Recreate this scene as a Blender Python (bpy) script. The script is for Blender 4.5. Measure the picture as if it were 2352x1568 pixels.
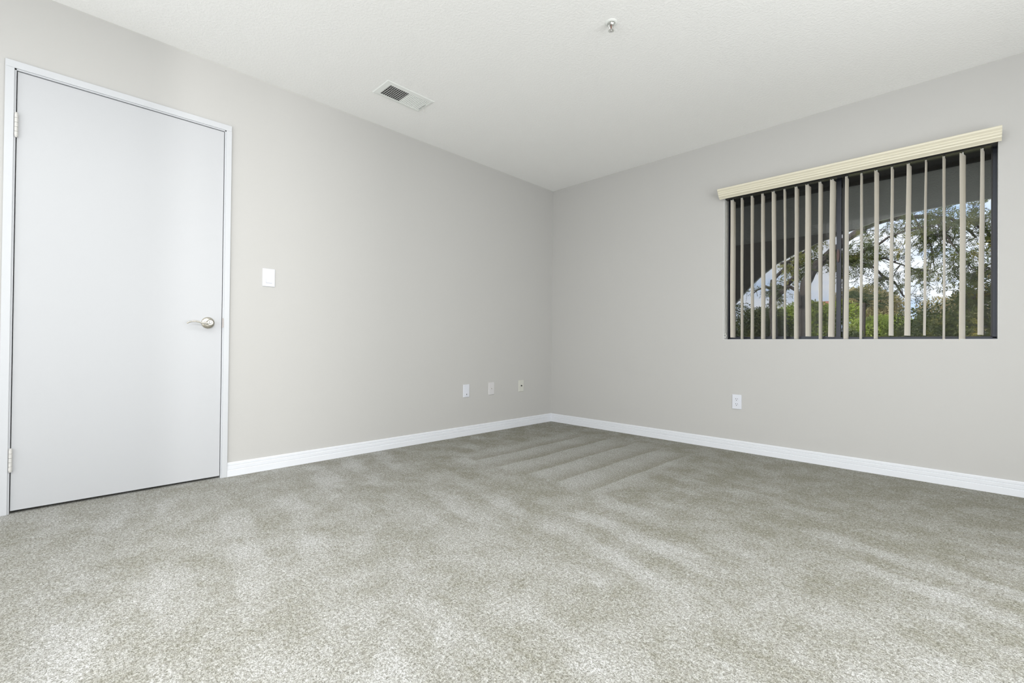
import bpy, math, random
import numpy as np
from mathutils import Vector, Matrix

S = bpy.context.scene
for o in list(bpy.data.objects):
    bpy.data.objects.remove(o)
C = S.collection
PI = math.pi

# ------------------------------------------------------------ camera
cam_d = bpy.data.cameras.new('camera')
cam = bpy.data.objects.new('camera', cam_d)
C.objects.link(cam)
YAW, PITCH, ROLL = 0.78156, 0.0072, 0.0101
cam_d.sensor_fit = 'HORIZONTAL'
cam_d.sensor_width = 36.0
cam_d.lens = 1052.54 / 2352 * 36.0
cam_d.clip_start = 0.02
cam_d.clip_end = 500
fw = Vector((-math.sin(YAW) * math.cos(PITCH), math.cos(YAW) * math.cos(PITCH), math.sin(PITCH)))
rt = fw.cross(Vector((0, 0, 1))).normalized()
up = rt.cross(fw)
r2 = rt * math.cos(ROLL) + up * math.sin(ROLL)
u2 = -rt * math.sin(ROLL) + up * math.cos(ROLL)
m = Matrix((r2, u2, -fw)).transposed().to_4x4()
m.translation = Vector((3.1303, -3.7510, 0.8034))
cam.matrix_world = m
S.camera = cam

# ------------------------------------------------------------ view
S.view_settings.view_transform = 'Standard'
S.view_settings.look = 'None'
S.view_settings.exposure = 0.0
S.view_settings.gamma = 1.0
S.view_settings.use_curve_mapping = False

# ------------------------------------------------------------ sky
world = bpy.data.worlds.new('sky')
S.world = world
world.use_nodes = True
nt = world.node_tree
nt.nodes.clear()
wo = nt.nodes.new('ShaderNodeOutputWorld')
bg = nt.nodes.new('ShaderNodeBackground')
tc = nt.nodes.new('ShaderNodeTexCoord')
sep = nt.nodes.new('ShaderNodeSeparateXYZ')
nt.links.new(tc.outputs['Generated'], sep.inputs[0])
gr = nt.nodes.new('ShaderNodeValToRGB')
gr.color_ramp.elements[0].position = 0.0
gr.color_ramp.elements[0].color = (0.62, 0.76, 0.98, 1)
gr.color_ramp.elements[1].position = 0.6
gr.color_ramp.elements[1].color = (0.25, 0.47, 0.90, 1)
nt.links.new(sep.outputs['Z'], gr.inputs[0])
cn = nt.nodes.new('ShaderNodeTexNoise')
cn.inputs['Scale'].default_value = 5.0
cn.inputs['Detail'].default_value = 6.0
cm = nt.nodes.new('ShaderNodeMapping')
cm.inputs['Scale'].default_value = (1, 1, 2.6)
cm.inputs['Location'].default_value = (0.3, 0.1, 0.25)
nt.links.new(tc.outputs['Generated'], cm.inputs[0])
nt.links.new(cm.outputs[0], cn.inputs['Vector'])
cr = nt.nodes.new('ShaderNodeValToRGB')
cr.color_ramp.elements[0].position = 0.36
cr.color_ramp.elements[1].position = 0.50
nt.links.new(cn.outputs['Fac'], cr.inputs[0])
mx = nt.nodes.new('ShaderNodeMixRGB')
mx.inputs['Color2'].default_value = (0.90, 0.93, 1.0, 1)
nt.links.new(cr.outputs[0], mx.inputs['Fac'])
nt.links.new(gr.outputs[0], mx.inputs['Color1'])
nt.links.new(mx.outputs[0], bg.inputs['Color'])
bg.inputs['Strength'].default_value = 1.15
nt.links.new(bg.outputs[0], wo.inputs['Surface'])

# ------------------------------------------------------------ lights
P_REAR, P_SIDE, P_UPFILL, P_POINT_FILL, P_BEAM, P_CEIL = 52, 60, 6, 5, 230, 46
def area(name, loc, rot, sx, sy, power, col):
    d = bpy.data.lights.new(name, 'AREA')
    d.shape = 'RECTANGLE'
    d.size = sx
    d.size_y = sy
    d.energy = power
    d.color = col
    o = bpy.data.objects.new(name, d)
    C.objects.link(o)
    o.location = loc
    o.rotation_euler = rot
    return o

sun_d = bpy.data.lights.new('sun', 'SUN')
sun_d.energy = 3.6
sun_d.angle = math.radians(0.6)
sun_d.color = (1.0, 0.93, 0.80)
sun = bpy.data.objects.new('sun', sun_d)
C.objects.link(sun)
sun.rotation_euler = Vector((0.55, 0.75, -0.78)).to_track_quat('-Z', 'Y').to_euler()

# daylight entering by the wide window behind the camera
area('rear_window_daylight', (2.2, -5.16, 1.25), (PI / 2, 0, 0), 3.4, 1.9, P_REAR, (0.97, 0.99, 1.0))
# added side fill in front of the right wall, no window stands there
area('side_fill', (4.36, -2.3, 1.2), (PI / 2, 0, PI / 2), 2.2, 1.8, P_SIDE, (0.97, 0.99, 1.0))
# added upward fill near the floor to brighten the ceiling
area('upward_fill', (2.2, -4.65, 0.06), (PI, 0, 0), 3.6, 0.9, P_UPFILL, (1.0, 1.0, 0.99))
# added point fill behind the camera for ceiling and floor together
ld = bpy.data.lights.new('point_fill', 'POINT')
ld.energy = P_POINT_FILL
ld.shadow_soft_size = 0.30
ld.color = (1.0, 1.0, 0.99)
lo = bpy.data.objects.new('point_fill', ld)
C.objects.link(lo)
lo.location = (2.3, -4.35, 1.75)
# added downward fill above the camera to brighten the near floor
area('overhead_fill', (2.6, -3.7, 2.40), (0, 0, 0), 1.8, 1.4, P_CEIL, (1.0, 1.0, 0.99))
# unseen lamp added to throw the beam edges on door wall and floor
pd = bpy.data.lights.new('beam_lamp', 'POINT')
pd.energy = P_BEAM
pd.shadow_soft_size = 0.014
pd.color = (1.0, 0.99, 0.97)
po = bpy.data.objects.new('beam_lamp', pd)
C.objects.link(po)
po.location = (5.2, -4.748, 2.32)


# ------------------------------------------------------------ materials
def mat(name, col, rough=0.6, metal=0.0, spec=0.5):
    m = bpy.data.materials.new(name)
    m.use_nodes = True
    b = m.node_tree.nodes['Principled BSDF']
    b.inputs['Base Color'].default_value = (*col, 1)
    b.inputs['Roughness'].default_value = rough
    b.inputs['Metallic'].default_value = metal
    b.inputs['Specular IOR Level'].default_value = spec
    return m

def noise(m, scale, detail=2.0, rough=0.5, vec=None, kind='Object'):
    nt = m.node_tree
    t = nt.nodes.new('ShaderNodeTexCoord')
    n = nt.nodes.new('ShaderNodeTexNoise')
    n.inputs['Scale'].default_value = scale
    n.inputs['Detail'].default_value = detail
    n.inputs['Roughness'].default_value = rough
    if vec:
        mp = nt.nodes.new('ShaderNodeMapping')
        mp.inputs['Scale'].default_value = vec
        nt.links.new(t.outputs[kind], mp.inputs[0])
        nt.links.new(mp.outputs[0], n.inputs['Vector'])
    else:
        nt.links.new(t.outputs[kind], n.inputs['Vector'])
    return n

def ramp(m, src, stops):
    nt = m.node_tree
    r = nt.nodes.new('ShaderNodeValToRGB')
    e = r.color_ramp.elements
    e[0].position, e[0].color = stops[0][0], (*stops[0][1], 1)
    e[1].position, e[1].color = stops[-1][0], (*stops[-1][1], 1)
    for p, c in stops[1:-1]:
        k = e.new(p)
        k.color = (*c, 1)
    nt.links.new(src, r.inputs[0])
    return r

def bump(m, src, strength, dist=0.002):
    nt = m.node_tree
    b = nt.nodes.new('ShaderNodeBump')
    b.inputs['Strength'].default_value = strength
    b.inputs['Distance'].default_value = dist
    nt.links.new(src, b.inputs['Height'])
    nt.links.new(b.outputs[0], m.node_tree.nodes['Principled BSDF'].inputs['Normal'])
    return b

def base(m, out):
    m.node_tree.links.new(out, m.node_tree.nodes['Principled BSDF'].inputs['Base Color'])

def mul(m, a, b):
    nt = m.node_tree
    x = nt.nodes.new('ShaderNodeMixRGB')
    x.blend_type = 'MULTIPLY'
    x.inputs['Fac'].default_value = 1
    nt.links.new(a, x.inputs['Color1'])
    nt.links.new(b, x.inputs['Color2'])
    return x

def math_node(m, op, a, b=None, c=None):
    n = m.node_tree.nodes.new('ShaderNodeMath')
    n.operation = op
    for i, v in enumerate((a, b, c)):
        if v is None:
            continue
        if isinstance(v, (int, float)):
            n.inputs[i].default_value = v
        else:
            m.node_tree.links.new(v, n.inputs[i])
    return n.outputs[0]

M = {}
M['wall'] = mat('greige_wall_paint', (0.515, 0.510, 0.497), 0.75, spec=0.25)
n = noise(M['wall'], 140, 3)
bump(M['wall'], n.outputs['Fac'], 0.12, 0.001)
M['ceiling'] = mat('textured_ceiling_paint', (0.905, 0.905, 0.895), 0.85, spec=0.2)
n = noise(M['ceiling'], 75, 3, 0.6)
r = ramp(M['ceiling'], n.outputs['Fac'], [(0.42, (0, 0, 0)), (0.62, (1, 1, 1))])
bump(M['ceiling'], r.outputs[0], 0.26, 0.003)
M['casing'] = mat('white_trim_dimmed', (0.570, 0.585, 0.610), 0.38, spec=0.4)  # same white as the baseboards, darkened because stronger light falls at the door
M['trim'] = mat('white_trim_raised', (0.74, 0.76, 0.80), 0.38, spec=0.4)  # same white as the casing, lightened because less light reaches the baseboards
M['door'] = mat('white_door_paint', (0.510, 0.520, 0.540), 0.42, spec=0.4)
M['hinge'] = mat('painted_hinge', (0.62, 0.61, 0.59), 0.4)
M['plastic'] = mat('white_plastic', (0.68, 0.70, 0.76), 0.3)
M['plate_grey'] = mat('pale_grey_plate', (0.62, 0.61, 0.62), 0.4)
M['plate_ivory'] = mat('ivory_plate', (0.62, 0.62, 0.57), 0.4)
M['black'] = mat('dark_slot', (0.02, 0.02, 0.02), 0.7)
M['nickel'] = mat('satin_nickel', (0.62, 0.59, 0.52), 0.26, 1.0)
M['strike'] = mat('dull_strike_plate', (0.40, 0.37, 0.36), 0.4, 0.2)
M['chrome'] = mat('chrome', (0.75, 0.75, 0.73), 0.12, 1.0)
M['bulb'] = mat('red_brown_bulb', (0.20, 0.09, 0.07), 0.2)
M['vent'] = mat('vent_white', (0.80, 0.82, 0.80), 0.45)
M['duct'] = mat('dark_duct', (0.03, 0.03, 0.03), 0.8)
M['valance'] = mat('cream_valance', (0.72, 0.68, 0.55), 0.4)
M['vane'] = mat('cream_vane', (0.66, 0.61, 0.51), 0.45)
n = noise(M['vane'], 3, 2, vec=(30, 30, 1))
base(M['vane'], ramp(M['vane'], n.outputs['Fac'], [(0.3, (0.80, 0.765, 0.68)), (0.7, (0.86, 0.83, 0.76))]).outputs[0])
def translucent(m, fac, col):
    nt = m.node_tree
    t = nt.nodes.new('ShaderNodeBsdfTranslucent')
    t.inputs[0].default_value = (*col, 1)
    x = nt.nodes.new('ShaderNodeMixShader')
    x.inputs[0].default_value = fac
    nt.links.new(nt.nodes['Principled BSDF'].outputs[0], x.inputs[1])
    nt.links.new(t.outputs[0], x.inputs[2])
    nt.links.new(x.outputs[0], nt.nodes['Material Output'].inputs['Surface'])
translucent(M['vane'], 0.22, (0.80, 0.70, 0.52))
M['rail'] = mat('headrail_dark', (0.06, 0.06, 0.06), 0.25, 0.3)
M['alu'] = mat('dark_bronze_aluminium', (0.022, 0.026, 0.038), 0.3, 0.3)
M['alu2'] = mat('dark_grey_aluminium', (0.045, 0.045, 0.045), 0.4, 0.2)
M['latch'] = mat('brown_latch', (0.10, 0.045, 0.04), 0.4)
M['bead'] = mat('bead_chain', (0.62, 0.62, 0.58), 0.35)
M['reveal'] = mat('white_reveal', (0.78, 0.79, 0.79), 0.5)
M['caulk'] = mat('white_sealant', (0.72, 0.74, 0.78), 0.5)

# glass: clear pane with faint reflections
g = bpy.data.materials.new('window_glass')
g.use_nodes = True
nt = g.node_tree
nt.nodes.clear()
out = nt.nodes.new('ShaderNodeOutputMaterial')
mixs = nt.nodes.new('ShaderNodeMixShader')
tr = nt.nodes.new('ShaderNodeBsdfTransparent')
tr.inputs[0].default_value = (0.97, 0.98, 0.98, 1)
gl = nt.nodes.new('ShaderNodeBsdfGlossy')
gl.inputs['Roughness'].default_value = 0.01
fr = nt.nodes.new('ShaderNodeFresnel')
fr.inputs['IOR'].default_value = 1.15
nt.links.new(fr.outputs[0], mixs.inputs[0])
nt.links.new(tr.outputs[0], mixs.inputs[1])
nt.links.new(gl.outputs[0], mixs.inputs[2])
nt.links.new(mixs.outputs[0], out.inputs['Surface'])
M['glass'] = g

sc = bpy.data.materials.new('insect_screen_mesh')
sc.use_nodes = True
nt = sc.node_tree
k = nt.nodes.new('ShaderNodeMixShader')
k.inputs[0].default_value = 0.24
t = nt.nodes.new('ShaderNodeBsdfTransparent')
nt.nodes['Principled BSDF'].inputs['Base Color'].default_value = (0.03, 0.03, 0.03, 1)
nt.links.new(t.outputs[0], k.inputs[1])
nt.links.new(nt.nodes['Principled BSDF'].outputs[0], k.inputs[2])
nt.links.new(k.outputs[0], nt.nodes['Material Output'].inputs['Surface'])
M['screen'] = sc

# carpet: speckled cut pile with the tracks of a vacuum cleaner
c = mat('cut_pile_carpet', (0.5, 0.5, 0.46), 0.95, spec=0.1)
nt = c.node_tree
fine = noise(c, 330, 2, 0.8)
speck = noise(c, 150, 3, 0.8)
clump = noise(c, 6, 8, 0.78)
broad = noise(c, 1.3, 2, 0.5)
f = ramp(c, fine.outputs['Fac'], [(0.34, (0.46, 0.46, 0.43)), (0.48, (0.97, 0.97, 0.96)), (0.64, (1.32, 1.32, 1.34))])
s = ramp(c, speck.outputs['Fac'], [(0.38, (0.60, 0.59, 0.55)), (0.60, (1.22, 1.22, 1.23))])
t = nt.nodes.new('ShaderNodeTexCoord')
sp = nt.nodes.new('ShaderNodeSeparateXYZ')
nt.links.new(t.outputs['Object'], sp.inputs[0])
X, Y = sp.outputs['X'], sp.outputs['Y']
wob = math_node(c, 'MULTIPLY', math_node(c, 'SUBTRACT', broad.outputs['Fac'], 0.5), 1.1)
# far tracks run along y, near tracks run along x and drift towards the camera
wa = math_node(c, 'SINE', math_node(c, 'MULTIPLY_ADD', math_node(c, 'ADD', X, math_node(c, 'MULTIPLY', wob, 0.25)), 2 * PI / 0.42, -4.3))
yy = math_node(c, 'ADD', math_node(c, 'MULTIPLY', X, 0.19), Y)
fa = math_node(c, 'FRACT', math_node(c, 'MULTIPLY', math_node(c, 'ADD', X, math_node(c, 'MULTIPLY', wob, 0.10)), 1 / 0.235))
gr_ = noise(c, 42, 3, 0.7)
grit = math_node(c, 'SUBTRACT', gr_.outputs['Fac'], 0.5)
wb = math_node(c, 'SINE', math_node(c, 'MULTIPLY', math_node(c, 'ADD', yy, math_node(c, 'MULTIPLY', wob, 0.22)), 2 * PI / 0.235))
def step(src, lo, hi):
    n = c.node_tree.nodes.new('ShaderNodeMapRange')
    n.interpolation_type = 'SMOOTHSTEP'
    c.node_tree.links.new(src, n.inputs[0])
    n.inputs[1].default_value = lo
    n.inputs[2].default_value = hi
    return n.outputs[0]
low = noise(c, 1.7, 3, 0.55).outputs['Fac']
far = math_node(c, 'MULTIPLY', step(math_node(c, 'ADD', Y, math_node(c, 'MULTIPLY', wob, 0.2)), -1.70, -1.60),
                math_node(c, 'MULTIPLY', step(X, 1.78, 1.66), step(X, 0.45, 0.62)))
far = math_node(c, 'MULTIPLY', far, step(math_node(c, 'ADD', Y, math_node(c, 'MULTIPLY', low, 0.6)), 0.10, -0.25))
# each far stroke: a light band that fades, then a thin dark line
band = math_node(c, 'MULTIPLY', step(fa, 0.0, 0.10), step(fa, 1.15, 0.35))
mask = math_node(c, 'MULTIPLY', step(low, 0.44, 0.60), step(Y, -0.45, -1.5))
nearp = math_node(c, 'MULTIPLY', math_node(c, 'MULTIPLY', step(wb, -0.6, 0.7), mask), math_node(c, 'SUBTRACT', 1.0, far))
patch = step(noise(c, 5.0, 7, 0.74).outputs['Fac'], 0.34, 0.66)
pat = math_node(c, 'ADD', math_node(c, 'MULTIPLY', patch, 0.46), math_node(c, 'MULTIPLY', grit, 1.1))
pat = math_node(c, 'ADD', pat, math_node(c, 'MULTIPLY', nearp, 0.34))
pat = math_node(c, 'ADD', math_node(c, 'MULTIPLY', pat, math_node(c, 'SUBTRACT', 1.0, math_node(c, 'MULTIPLY', far, 0.5))), math_node(c, 'MULTIPLY', math_node(c, 'MULTIPLY', band, far), 0.50))
# light falloff painted into the pile colour: lighter towards the camera
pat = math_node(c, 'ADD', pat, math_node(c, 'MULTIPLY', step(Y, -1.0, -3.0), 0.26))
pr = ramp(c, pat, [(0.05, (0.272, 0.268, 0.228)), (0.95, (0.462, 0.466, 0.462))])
x1 = mul(c, pr.outputs[0], f.outputs[0])
x2 = mul(c, x1.outputs[0], s.outputs[0])
s2 = ramp(c, noise(c, 85, 2, 0.6).outputs['Fac'], [(0.38, (0.84, 0.835, 0.815)), (0.62, (1.13, 1.13, 1.135))])
x3 = mul(c, x2.outputs[0], s2.outputs[0])
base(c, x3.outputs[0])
hh = math_node(c, 'ADD', fine.outputs['Fac'], math_node(c, 'MULTIPLY', speck.outputs['Fac'], 1.2))
bump(c, hh, 0.6, 0.004)
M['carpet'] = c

# outside
M['stucco'] = mat('grey_stucco', (0.62, 0.625, 0.58), 0.9)
n = noise(M['stucco'], 60, 4, 0.7)
bump(M['stucco'], n.outputs['Fac'], 0.8, 0.01)
M['stucco_dark'] = mat('darker_stucco', (0.21, 0.195, 0.17), 0.9)
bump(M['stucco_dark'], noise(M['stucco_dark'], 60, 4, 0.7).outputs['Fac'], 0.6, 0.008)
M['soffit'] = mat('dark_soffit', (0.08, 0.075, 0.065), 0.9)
M['bark'] = mat('dark_bark', (0.060, 0.050, 0.045), 0.9)
bump(M['bark'], noise(M['bark'], 25, 4).outputs['Fac'], 0.8, 0.02)
M['ext'] = mat('cream_render', (0.80, 0.76, 0.70), 0.8)
M['roof'] = mat('red_roof', (0.42, 0.17, 0.10), 0.8)
M['ground'] = mat('dry_grass', (0.16, 0.17, 0.07), 0.95)
base(M['ground'], ramp(M['ground'], noise(M['ground'], 0.8, 5).outputs['Fac'], [(0.3, (0.08, 0.11, 0.03)), (0.7, (0.25, 0.23, 0.12))]).outputs[0])

def leafmat(name, cols, scale=1.6, trans=0.35):
    m = bpy.data.materials.new(name)
    m.use_nodes = True
    nt = m.node_tree
    b = nt.nodes['Principled BSDF']
    b.inputs['Roughness'].default_value = 0.55
    n = noise(m, scale, 5, 0.7)
    k = len(cols) - 1
    r = ramp(m, n.outputs['Fac'], [(0.30 + 0.40 * i / k, cc) for i, cc in enumerate(cols)])
    nt.links.new(r.outputs[0], b.inputs['Base Color'])
    t = nt.nodes.new('ShaderNodeBsdfTranslucent')
    nt.links.new(r.outputs[0], t.inputs[0])
    mi = nt.nodes.new('ShaderNodeMixShader')
    mi.inputs[0].default_value = trans
    nt.links.new(b.outputs[0], mi.inputs[1])
    nt.links.new(t.outputs[0], mi.inputs[2])
    nt.links.new(mi.outputs[0], nt.nodes['Material Output'].inputs['Surface'])
    return m

M['leaf_near'] = leafmat('olive_leaflets', [(0.035, 0.05, 0.02), (0.07, 0.095, 0.03), (0.13, 0.15, 0.035), (0.30, 0.25, 0.05)])
M['leaf_side'] = leafmat('yellow_green_leaflets', [(0.05, 0.08, 0.015), (0.14, 0.17, 0.03), (0.34, 0.33, 0.07), (0.42, 0.30, 0.07)])
M['leaf_dark'] = leafmat('dark_evergreen_leaves', [(0.018, 0.03, 0.012), (0.04, 0.058, 0.016), (0.075, 0.095, 0.022), (0.20, 0.17, 0.035)], 1.0)
M['leaf_lime'] = leafmat('lime_bush_leaves', [(0.06, 0.09, 0.02), (0.22, 0.27, 0.05), (0.36, 0.46, 0.07), (0.60, 0.58, 0.18)], 0.6)
M['leaf_tan'] = leafmat('tan_tree_leaves', [(0.14, 0.13, 0.06), (0.30, 0.27, 0.12), (0.45, 0.38, 0.20), (0.55, 0.47, 0.30)], 0.5)
M['leaf_gold'] = leafmat('golden_green_leaves', [(0.025, 0.04, 0.012), (0.05, 0.075, 0.018), (0.11, 0.12, 0.03), (0.42, 0.32, 0.05)], 1.9)
M['leaf_palm'] = leafmat('palm_fronds', [(0.03, 0.05, 0.02), (0.07, 0.10, 0.03)], 2)


# ------------------------------------------------------------ mesh building
class MB:
    def __init__(s):
        s.v, s.f = [], []

    def add(s, vs, fs):
        k = len(s.v)
        s.v += [tuple(v) for v in vs]
        s.f += [tuple(i + k for i in f) for f in fs]
        return s

    def box(s, x0, x1, y0, y1, z0, z1):
        vs = [(x, y, z) for z in (z0, z1) for y in (y0, y1) for x in (x0, x1)]
        return s.add(vs, [(0, 2, 3, 1), (4, 5, 7, 6), (0, 1, 5, 4), (2, 6, 7, 3), (0, 4, 6, 2), (1, 3, 7, 5)])

    def bev(s, x0, x1, y0, y1, z0, z1, ax, sgn, b):
        """box whose face on side sgn of axis ax is inset by b (a bevelled plate)"""
        lo, hi = [x0, y0, z0], [x1, y1, z1]
        o = [i for i in range(3) if i != ax]
        a0, a1 = (lo[ax], hi[ax]) if sgn > 0 else (hi[ax], lo[ax])
        am = a1 - sgn * b
        rings = []
        for a, ins in ((a0, 0), (am, 0), (a1, b)):
            rg = []
            for p, q in ((0, 0), (1, 0), (1, 1), (0, 1)):
                v = [0, 0, 0]
                v[ax] = a
                v[o[0]] = (lo[o[0]] + ins) if p == 0 else (hi[o[0]] - ins)
                v[o[1]] = (lo[o[1]] + ins) if q == 0 else (hi[o[1]] - ins)
                rg.append(tuple(v))
            rings.append(rg)
        vs = sum(rings, [])
        fs = [(3, 2, 1, 0), (8, 9, 10, 11)]
        for r in range(2):
            for i in range(4):
                j = (i + 1) % 4
                fs.append((r * 4 + i, r * 4 + j, r * 4 + 4 + j, r * 4 + 4 + i))
        return s.add(vs, fs)

    def prism(s, poly, fn, a, b):
        """poly of 2-D points, fn(p, t) -> 3-D point, between t=a and t=b"""
        n = len(poly)
        vs = [fn(p, a) for p in poly] + [fn(p, b) for p in poly]
        fs = [tuple(range(n))[::-1], tuple(range(n, 2 * n))]
        fs += [(i, (i + 1) % n, n + (i + 1) % n, n + i) for i in range(n)]
        return s.add(vs, fs)

    def lathe(s, prof, fn, seg=24):
        """prof list of (r, h); fn(x, y, h) -> 3-D"""
        n = len(prof)
        vs = []
        for k in range(seg):
            a = 2 * PI * k / seg
            vs += [fn(r * math.cos(a), r * math.sin(a), h) for r, h in prof]
        fs = []
        for k in range(seg):
            k2 = (k + 1) % seg
            for i in range(n - 1):
                fs.append((k * n + i, k2 * n + i, k2 * n + i + 1, k * n + i + 1))
        fs.append(tuple(k * n for k in range(seg))[::-1])
        fs.append(tuple(k * n + n - 1 for k in range(seg)))
        return s.add(vs, fs)

    def tube(s, pts, rad, seg=8, flat=1.0):
        pts = [Vector(p) for p in pts]
        n = len(pts)
        if not hasattr(rad, '__len__'):
            rad = [rad] * n
        vs, fs = [], []
        ref = Vector((0, 0, 1))
        d0 = (pts[-1] - pts[0]).normalized()
        if abs(d0.z) > 0.9:
            ref = Vector((1, 0, 0))
        for i, p in enumerate(pts):
            d = (pts[min(i + 1, n - 1)] - pts[max(i - 1, 0)]).normalized()
            a = d.cross(ref).normalized()
            b = a.cross(d)
            for k in range(seg):
                t = 2 * PI * k / seg
                vs.append(p + (a * math.cos(t) + b * math.sin(t) * flat) * rad[i])
        for i in range(n - 1):
            for k in range(seg):
                k2 = (k + 1) % seg
                fs.append((i * seg + k, i * seg + k2, (i + 1) * seg + k2, (i + 1) * seg + k))
        fs.append(tuple(range(seg))[::-1])
        fs.append(tuple(range((n - 1) * seg, n * seg)))
        return s.add(vs, fs)

    def build(s, name, mtl, parent=None, smooth=False, kind=None):
        me = bpy.data.meshes.new(name)
        me.from_pydata(s.v, [], s.f)
        me.update()
        import bmesh
        b = bmesh.new()
        b.from_mesh(me)
        bmesh.ops.recalc_face_normals(b, faces=b.faces)
        b.to_mesh(me)
        b.free()
        me.materials.append(mtl)
        if smooth:
            for p in me.polygons:
                p.use_smooth = True
            try:
                me.set_sharp_from_angle(angle=math.radians(38))
            except Exception:
                pass
        o = bpy.data.objects.new(name, me)
        C.objects.link(o)
        if parent:
            o.parent = parent
            o.matrix_parent_inverse = Matrix.Translation(-parent_loc(parent))
        if kind:
            o['kind'] = kind
        return o

def parent_loc(p):
    # meshes are built in world coordinates, only Empties carry a location
    v = Vector((0, 0, 0))
    if p.type == 'MESH':
        return v
    while p:
        v += Vector(p.location)
        p = p.parent
    return v

def empty(name, loc=(0, 0, 0)):
    o = bpy.data.objects.new(name, None)
    o.empty_display_size = 0.1
    o.location = loc
    C.objects.link(o)
    return o

def tag(o, label, cat=None, group=None, kind=None):
    o['label'] = label
    if cat:
        o['category'] = cat
    if group:
        o['group'] = group
    if kind:
        o['kind'] = kind
    return o

def struct(name, mb, mtl, label):
    o = mb.build(name, mtl)
    return tag(o, label, {'w': 'wall', 'f': 'floor', 'c': 'ceiling', 'b': 'baseboard', 't': 'trim'}[name[0]], kind='structure')

# ------------------------------------------------------------ room shell
H = 2.44
WX0, WX1, WZ0, WZ1 = 1.7616, 3.256, 0.862, 2.050      # window opening in the back wall
DY0, DY1, DZ = -3.873, -3.0375, 2.0485                # door leaf in the left wall
JY0, JY1, JZ = DY0 - 0.016, DY1 + 0.016, DZ + 0.016   # rough opening (outside of the jamb)

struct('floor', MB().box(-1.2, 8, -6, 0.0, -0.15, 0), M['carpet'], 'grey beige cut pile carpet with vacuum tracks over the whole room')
struct('ceiling', MB().box(-1.2, 8, -6.12, 0.12, H, H + 0.15), M['ceiling'], 'white ceiling with a fine sprayed texture')
wb_ = MB()
WT = 0.16
wb_.box(-1.2, WX0, 0, WT, -0.15, H).box(WX1, 8, 0, WT, -0.15, H)
wb_.box(WX0, WX1, 0, WT, -0.15, WZ0).box(WX0, WX1, 0, WT, WZ1, H)
struct('wall_back', wb_, M['wall'], 'greige painted wall that holds the window')
wl = MB()
wl.box(-0.12, 0, JY1, 0, 0, H).box(-0.12, 0, -6, JY0, 0, H).box(-0.12, 0, JY0, JY1, JZ, H)
struct('wall_left', wl, M['wall'], 'greige painted wall that holds the white door')
wr = MB()
wr.box(4.4, 4.52, -3.0, 0, 0, H).box(5.03, 5.06, -4.668, -2.9, 0, H).box(4.4, 4.52, -6, -4.556, 0, H)  # thin middle slab is an unseen blocker added to soften one beam edge
struct('wall_right', wr, M['wall'], 'greige wall to the right of the camera with an added gap and stub that shape the beam')
struct('wall_front', MB().box(-1.2, 4.52, -5.32, -5.2, -0.15, H).box(4.4, 8, -6.12, -6, -0.15, H), M['wall'], 'greige wall behind the camera')
struct('wall_hall', MB().box(-1.32, -1.2, -6.12, 0.12, -0.15, H), M['wall'], 'wall of the dark hall behind the door')
struct('wall_bathroom', MB().box(8, 8.12, -6.12, 0.12, -0.15, H), M['wall'], 'unseen end wall added to enclose the beam lamp')  # added to shut outside light out of the lamp's space

# baseboards with two grooves
BT, BH = 0.013, 0.083
prof = [(0, 0), (BT, 0), (BT, 0.036), (BT - 0.001, 0.0375), (BT - 0.0042, 0.0385), (BT - 0.0036, 0.0405), (BT - 0.0022, 0.0425),
        (BT - 0.0020, 0.060), (BT - 0.0032, 0.0605), (BT - 0.0062, 0.0625), (BT - 0.0058, 0.0645), (BT - 0.0040, 0.0665), (BT - 0.0042, 0.079), (BT - 0.007, BH), (0, BH)]
CAS_Y1 = -3.0006
struct('baseboard_left', MB().prism(prof, lambda p, t: (p[0], t, p[1]), CAS_Y1, 0.0), M['trim'], 'white grooved baseboard along the door wall')
struct('baseboard_back', MB().prism(prof, lambda p, t: (t, -p[0], p[1]), 0.0, 4.4), M['trim'], 'white grooved baseboard under the window')
struct('baseboard_right', MB().prism(prof, lambda p, t: (4.4 - p[0], t, p[1]), -3.0, 0.0), M['trim'], 'white grooved baseboard along the right wall')

# ------------------------------------------------------------ door
door = tag(empty('door_1', (0, -3.45, 0)), 'plain white flush door closed in its white frame', 'door', kind='structure')
CAS_Y0, CAS_Z = -3.911, 2.0903
cas = MB()
ci0, ci1, ciz = DY0 - 0.0085, DY1 + 0.0085, DZ + 0.0085
for y0, y1 in ((CAS_Y0, ci0), (ci1, CAS_Y1)):
    cas.bev(-0.001, 0.014, y0, y1, 0, ciz, 0, 1, 0.0012)
cas.bev(-0.001, 0.014, CAS_Y0, CAS_Y1, ciz, CAS_Z, 0, 1, 0.0015)
cas.build('casing', M['casing'], door)
jm = MB()
jm.box(-0.12, 0.0065, JY0, DY0 - 0.0025, 0, JZ)
jm.box(-0.12, 0.0065, DY1 + 0.0025, JY1, 0, JZ)
jm.box(-0.12, 0.0065, JY0, JY1, DZ + 0.0025, JZ)
jm.box(-0.075, -0.05, DY0 - 0.003, DY0 + 0.012, 0, DZ + 0.003)
jm.box(-0.075, -0.05, DY1 - 0.012, DY1 + 0.003, 0, DZ + 0.003)
jm.box(-0.075, -0.05, DY0, DY1, DZ - 0.010, DZ + 0.003)
jm.build('jamb', M['casing'], door)
leaf = MB().bev(-0.038, 0.0, DY0 + 0.0005, DY1 - 0.0005, 0.013, DZ - 0.0005, 0, 1, 0.0008).build('door_leaf', M['door'], door)
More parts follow.
